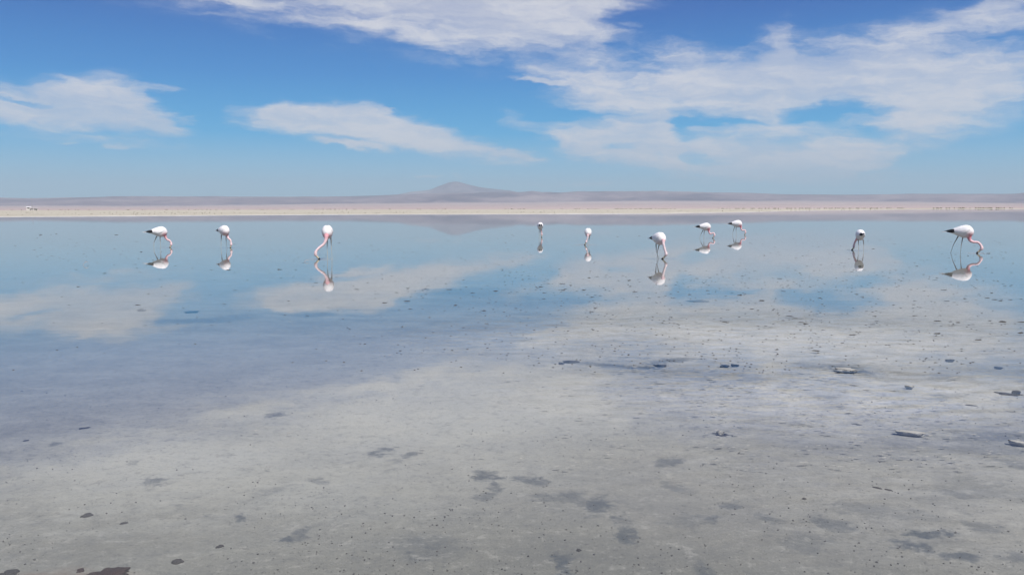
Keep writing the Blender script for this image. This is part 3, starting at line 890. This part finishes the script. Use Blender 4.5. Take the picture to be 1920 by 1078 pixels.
lump(1586, 692, 34, 0.7, M_salt, 'salt_mound', 'pale salt mound among dark blue streaks right of centre', 'salt mound', 22, .8, 0, 4, 1.2, -.0008)
lump(1068, 675, 26, 2.0, M_mud, 'mud_streak', 'thin curved dark mud rim left of the blue channel', 'mud rim', 23, .3, .1, 3, .9, -.012)
lump(1052, 678, 10, 2.2, M_mud, 'mud_lump', 'dark mud nub at the left end of the thin mud rim', 'mud lump', 24, .5, 0, 3, .9, -.012)
lump(1240, 682, 20, 2.0, M_mud, 'mud_streak', 'dark mud crumbs at the right end of the blue channel', 'mud rim', 25, .5, 0, 3, 1.0, -.012)
lump(1357, 683, 15, 3, M_mud, 'mud_streak', 'left one of two dark mud crumbs on pale crust right of the channel', 'mud crumb', 27, .5, 0, 3, .9, -.012)
lump(1376, 682, 13, 3, M_mud, 'mud_streak', 'right one of two dark mud crumbs on pale crust right of the channel', 'mud crumb', 28, .5, 0, 3, .9, -.012)
lump(1782, 673, 13, 3.5, M_mud, 'mud_lump', 'dark mud nub with a thin tail on the pale water at right', 'mud lump', 30, .6, 0, 3, .6, -.012)
lump(1872, 686, 11, 2.5, M_mud, 'mud_lump', 'small dark nub above the black lump at the right edge', 'mud lump', 31, .6, 0, 3, .6, -.012)
lump(1706, 809, 58, 0.7, M_salt, 'salt_plate', 'long white salt plate in the grey water at right', 'salt plate', 32, .35, -.03, 4, .35, -.0008)
lump(1907, 827, 34, 0.7, M_salt, 'salt_plate', 'curved white salt plate against the right edge', 'salt plate', 34, .4, -.15, 3, .4, -.0008)
lump(1705, 723, 16, 0.7, M_salt, 'salt_plate', 'short white salt flake between the salt mound and the black lump', 'salt plate', 36, .5, 0, 3, .9, -.0008)
lump(1821, 753, 18, 2, M_mud, 'stone', 'thin dark stone below the black lump at the right edge', 'stone', 37, .4, 0, 3, .4)
lump(797, 541, 15, 2.6, M_mud, 'mud_clump', 'dark clump at the left end of the blue patch in the middle of the water', 'mud clump', 38, .6, 0, 3, .8, -.012)
lump(265, 580, 14, 2.6, M_mud, 'mud_clump', 'lone dark clump in the reflected cloud at left', 'mud clump', 39, .6, 0, 3, .6, -.012)
lump(358, 583, 18, 1.8, M_mud, 'mud_clump', 'broken dark clump right of the lone clump in the reflected cloud', 'mud clump', 40, .6, 0, 3, 1.2, -.012)
lump(1310, 563, 30, 2.0, M_mud, 'mud_clump', 'longest dark mud streak lying below the pair of flamingos', 'mud clump', 41, .35, 0, 3, .9, -.012)
def feather(px, py, wpx, hpx, label, mat=None, seed=1):
    g = gp(px, py); dist = g.length
    L_ = wpx * dist / FPX; H_ = hpx * dist / FPX
    root = tag(bpy.data.objects.new('feather', None), label, 'feather')
    COL.objects.link(root); root.location = (g.x, g.y, .004); root.rotation_euler = (0, 0, -math.atan2(g.x, g.y) + .2)
    C = catmull([(-L_ / 2, 0, 0), (0, 0, H_ * .9), (L_ / 2, 0, H_ * .7)], 6)
    V, F = tube(C, np.linspace(.004, .0015, len(C)), 6)
    link('quill', mesh('quill', V, F), M_fea, root)
    V = []; F = []
    for i, c_ in enumerate(C):
        wd_ = L_ * .16 * math.sin(math.pi * min(1, .12 + .88 * i / (len(C) - 1))) + .002
        for y_, z_ in ((-wd_, wd_ * .5), (0, .003), (wd_, wd_ * .5), (0, -.003)):
            V.append((c_[0], c_[1] + y_, c_[2] + z_))
    for i in range(len(C) - 1):
        for q in range(4):
            F.append((i * 4 + q, i * 4 + (q + 1) % 4, i * 4 + 4 + (q + 1) % 4, i * 4 + 4 + q))
    link('vane', mesh('vane', V, F), mat or M_fea, root)
feather(161, 497, 9, 5, 'white feather floating on the blue water at far left')
feather(575, 491, 9, 2.5, 'pinkish feather floating left of the tallest flamingo\'s bill')

# dark flecks of mud: every larger one an object of its own
rnd = random.Random(11)
zones = [  # x0,x1,y0,y1,count,wmin,wmax
 (20,560,438,500,26,3,7),(640,1280,440,505,24,3,6),(1330,1900,440,505,20,3,7),
 (0,700,500,610,30,5,12),(700,1150,515,585,52,5,13),(1150,1900,515,560,34,5,13),(1250,1920,548,612,62,6,15),(1350,1920,600,660,18,7,16)]
protos = [clump_mesh('mud_fleck', 1, .55, .16, 100 + i, 2, .9) for i in range(7)]
for pm in protos: pm.materials.append(M_mud)
lab = {0: 'small dark mud fleck breaking the smooth blue water behind the flamingos', 1: 'dark mud fleck breaking the pale water in front of the flamingos'}
for (x0, x1, y0, y1, cnt, wa, wb) in zones:
    for _ in range(cnt):
        px_, py_ = rnd.uniform(x0, x1), rnd.uniform(y0, y1)
        g = gp(px_, py_); wd = .78 * (wa + (wb - wa) * rnd.random() ** 2) * g.length / FPX
        o = bpy.data.objects.new('mud_fleck', protos[rnd.randrange(7)])
        COL.objects.link(o)
        o.location = (g.x, g.y, -.001)
        o.scale = (wd, wd * rnd.uniform(.6, 1.2), wd * rnd.uniform(.3, .7))
        o.rotation_euler = (0, 0, rnd.uniform(-.3, .3))
        tag(o, lab[0 if py_ < 505 else 1], 'mud fleck', 'dark mud flecks behind the flamingos' if py_ < 505 else 'dark mud flecks in front of the flamingos')

# grit on the bed and fine floating crumbs
spots = []
for _ in range(9000):
    py_ = 1078 + 60 - 420 * rnd.random() ** 1.3; px_ = rnd.uniform(-100, 2020)
    g = gp(px_, py_)
    if rnd.random() > (fbm(np.array([g.x * 1.6]), np.array([g.y * 1.6]), 3, 6)[0] - .25) * 2.2: continue
    s0 = (.0016 + .0050 * rnd.random() ** 4)
    spots.append((g.x, g.y, BEDZ + .002, s0, s0 * .8, s0 * .7))
M_grit = simple('grey_grit', (.07, .07, .068), .9, .4, 60)
blobs('grit', spots, M_grit, 'fine dark grit scattered over the pale mud in the foreground', 'grit', seed=5)
spots = []
for _ in range(1300):
    py_ = rnd.uniform(505, 700) if rnd.random() < .7 else rnd.uniform(436, 540)
    px_ = rnd.gauss(1350, 420) if py_ > 505 else rnd.uniform(0, 1920)
    g = gp(px_, py_)
    s0 = rnd.uniform(.6, 2.2) * g.length / FPX
    spots.append((g.x, g.y, .001, s0 * 1.3, s0, .0035))
blobs('floating_crumbs', spots, M_mud, 'fine dark crumbs floating on the shallow water', 'crumbs', seed=6)
spots = []
for _ in range(1500):
    py_ = rnd.uniform(590, 880); px_ = rnd.gauss(1500, 360)
    g = gp(px_, py_)
    s0 = rnd.uniform(1.0, 5.5) * g.length / FPX
    if fbm(np.array([px_ / 90.]), np.array([py_ / 14.]), 3, 2)[0] < .42: continue
    spots.append((g.x, g.y, -.0012, s0 * 1.5, s0 * .5, .0022))
blobs('salt_flakes', spots, M_salt, 'thin white salt flakes just breaking the water at right', 'salt flakes', seed=7)

# ------------------------------------------------------------------ far shore at left: hut and mast
def box(V, F, x0, x1, y0, y1, z0, z1):
    o = len(V)
    V += [(x0, y0, z0), (x1, y0, z0), (x1, y1, z0), (x0, y1, z0), (x0, y0, z1), (x1, y0, z1), (x1, y1, z1), (x0, y1, z1)]
    F += [tuple(o + i for i in f) for f in ((3, 2, 1, 0), (4, 5, 6, 7), (0, 1, 5, 4), (1, 2, 6, 5), (2, 3, 7, 6), (3, 0, 4, 7))]
M_wall = simple('pale_plaster', (.62, .58, .55), .9, .1, .5)
M_roof = simple('white_roof', (.72, .70, .70), .8, .1, .5)
M_dark = simple('dark_opening', (.05, .05, .06), .5, .1, .5)
M_mast = simple('pale_mast_metal', (.42, .43, .45), .6, .05, .5)
def at_dist(px, py, dist):
    d = ray(px, py); h = math.hypot(d.x, d.y)
    return Vector((d.x / h * dist, d.y / h * dist, 0))
HD = 1050.0; mpp = HD / FPX
def building(px, wpx, hpx, label, dark, peaked):
    g = at_dist(px, 393, HD); root = tag(bpy.data.objects.new('building', None), label, 'building', 'white buildings on the far left shore')
    COL.objects.link(root); root.location = (g.x, g.y, .45); root.rotation_euler = (0, 0, -math.atan2(g.x, g.y))
    W_, H_ = wpx * mpp, hpx * mpp
    V = []; F = []; box(V, F, -W_ / 2, W_ / 2, -2, 4, 0, H_)
    link('wall', mesh('wall', V, F, False), M_wall, root)
    V = []; F = []
    if peaked:
        V = [(-W_ / 2 - .3, -2.4, H_ + .01), (W_ / 2 + .3, -2.4, H_ + .01), (W_ / 2 + .3, 4.4, H_ + .01), (-W_ / 2 - .3, 4.4, H_ + .01), (-W_ / 2 - .3, 1, H_ + .8), (W_ / 2 + .3, 1, H_ + .8)]
        F = [(3, 2, 1, 0), (0, 1, 5, 4), (2, 3, 4, 5), (0, 4, 3), (1, 2, 5)]
    else:
        box(V, F, -W_ / 2 - .3, W_ / 2 + .3, -2.4, 4.4, H_ + .01, H_ + .3)
    link('roof', mesh('roof', V, F, False), M_roof, root)
    for (x0, x1, z0, z1, nm) in dark:
        V = []; F = []; box(V, F, x0, x1, -2.06, -1.9, z0, z1)
        link(nm, mesh(nm, V, F, False), M_dark, root)
building(54, 7, 5, 'tall white shore building with a dark upper window, left of the mast', [(-1.2, .6, 1.9, 2.9, 'window'), (1.0, 1.8, .02, 1.8, 'door')], True)
building(62.5, 8, 3, 'low white shore building right below the mast', [(-1.8, -.6, .9, 1.9, 'window'), (1.0, 2.0, .02, 2.0, 'door')], False)
building(68.5, 4, 3, 'smallest white shore building, right of the mast', [(-.6, .6, .02, 1.4, 'door')], False)
g = at_dist(60.5, 393, HD - 6)
root = tag(bpy.data.objects.new('mast', None), 'thin pale mast rising above the white shore buildings', 'mast')
COL.objects.link(root); root.location = (g.x, g.y, .4)
V, F = tube(np.array([(0, 0, 0), (0, 0, 6.0), (0, 0, 13.0)]), [.2, .17, .12], 8)
link('pole', mesh('pole', V, F), M_mast, root)
V, F = tube(np.array([(0, 0, 12.95), (0, 0, 13.4), (0, 0, 13.5)]), [.3, .3, .1], 8)
link('lamp_head', mesh('lamp_head', V, F), M_mast, root)

# ------------------------------------------------------------------ haze
mt_h, t, out = material('desert_haze')
pv = t.new('ShaderNodeVolumePrincipled')
pv.inputs['Color'].default_value = (.76, .91, 1.0, 1)
pv.inputs['Density'].default_value = 2.6e-5
pv.inputs['Anisotropy'].default_value = 0.0
t.l.new(pv.outputs[0], out.inputs['Volume'])
V = []; F = []
box(V, F, -60000, 60000, -3000, 60500, -130.0, 1850.0)
tag(link('haze', mesh('haze', V, F, False), mt_h), kind='stuff')
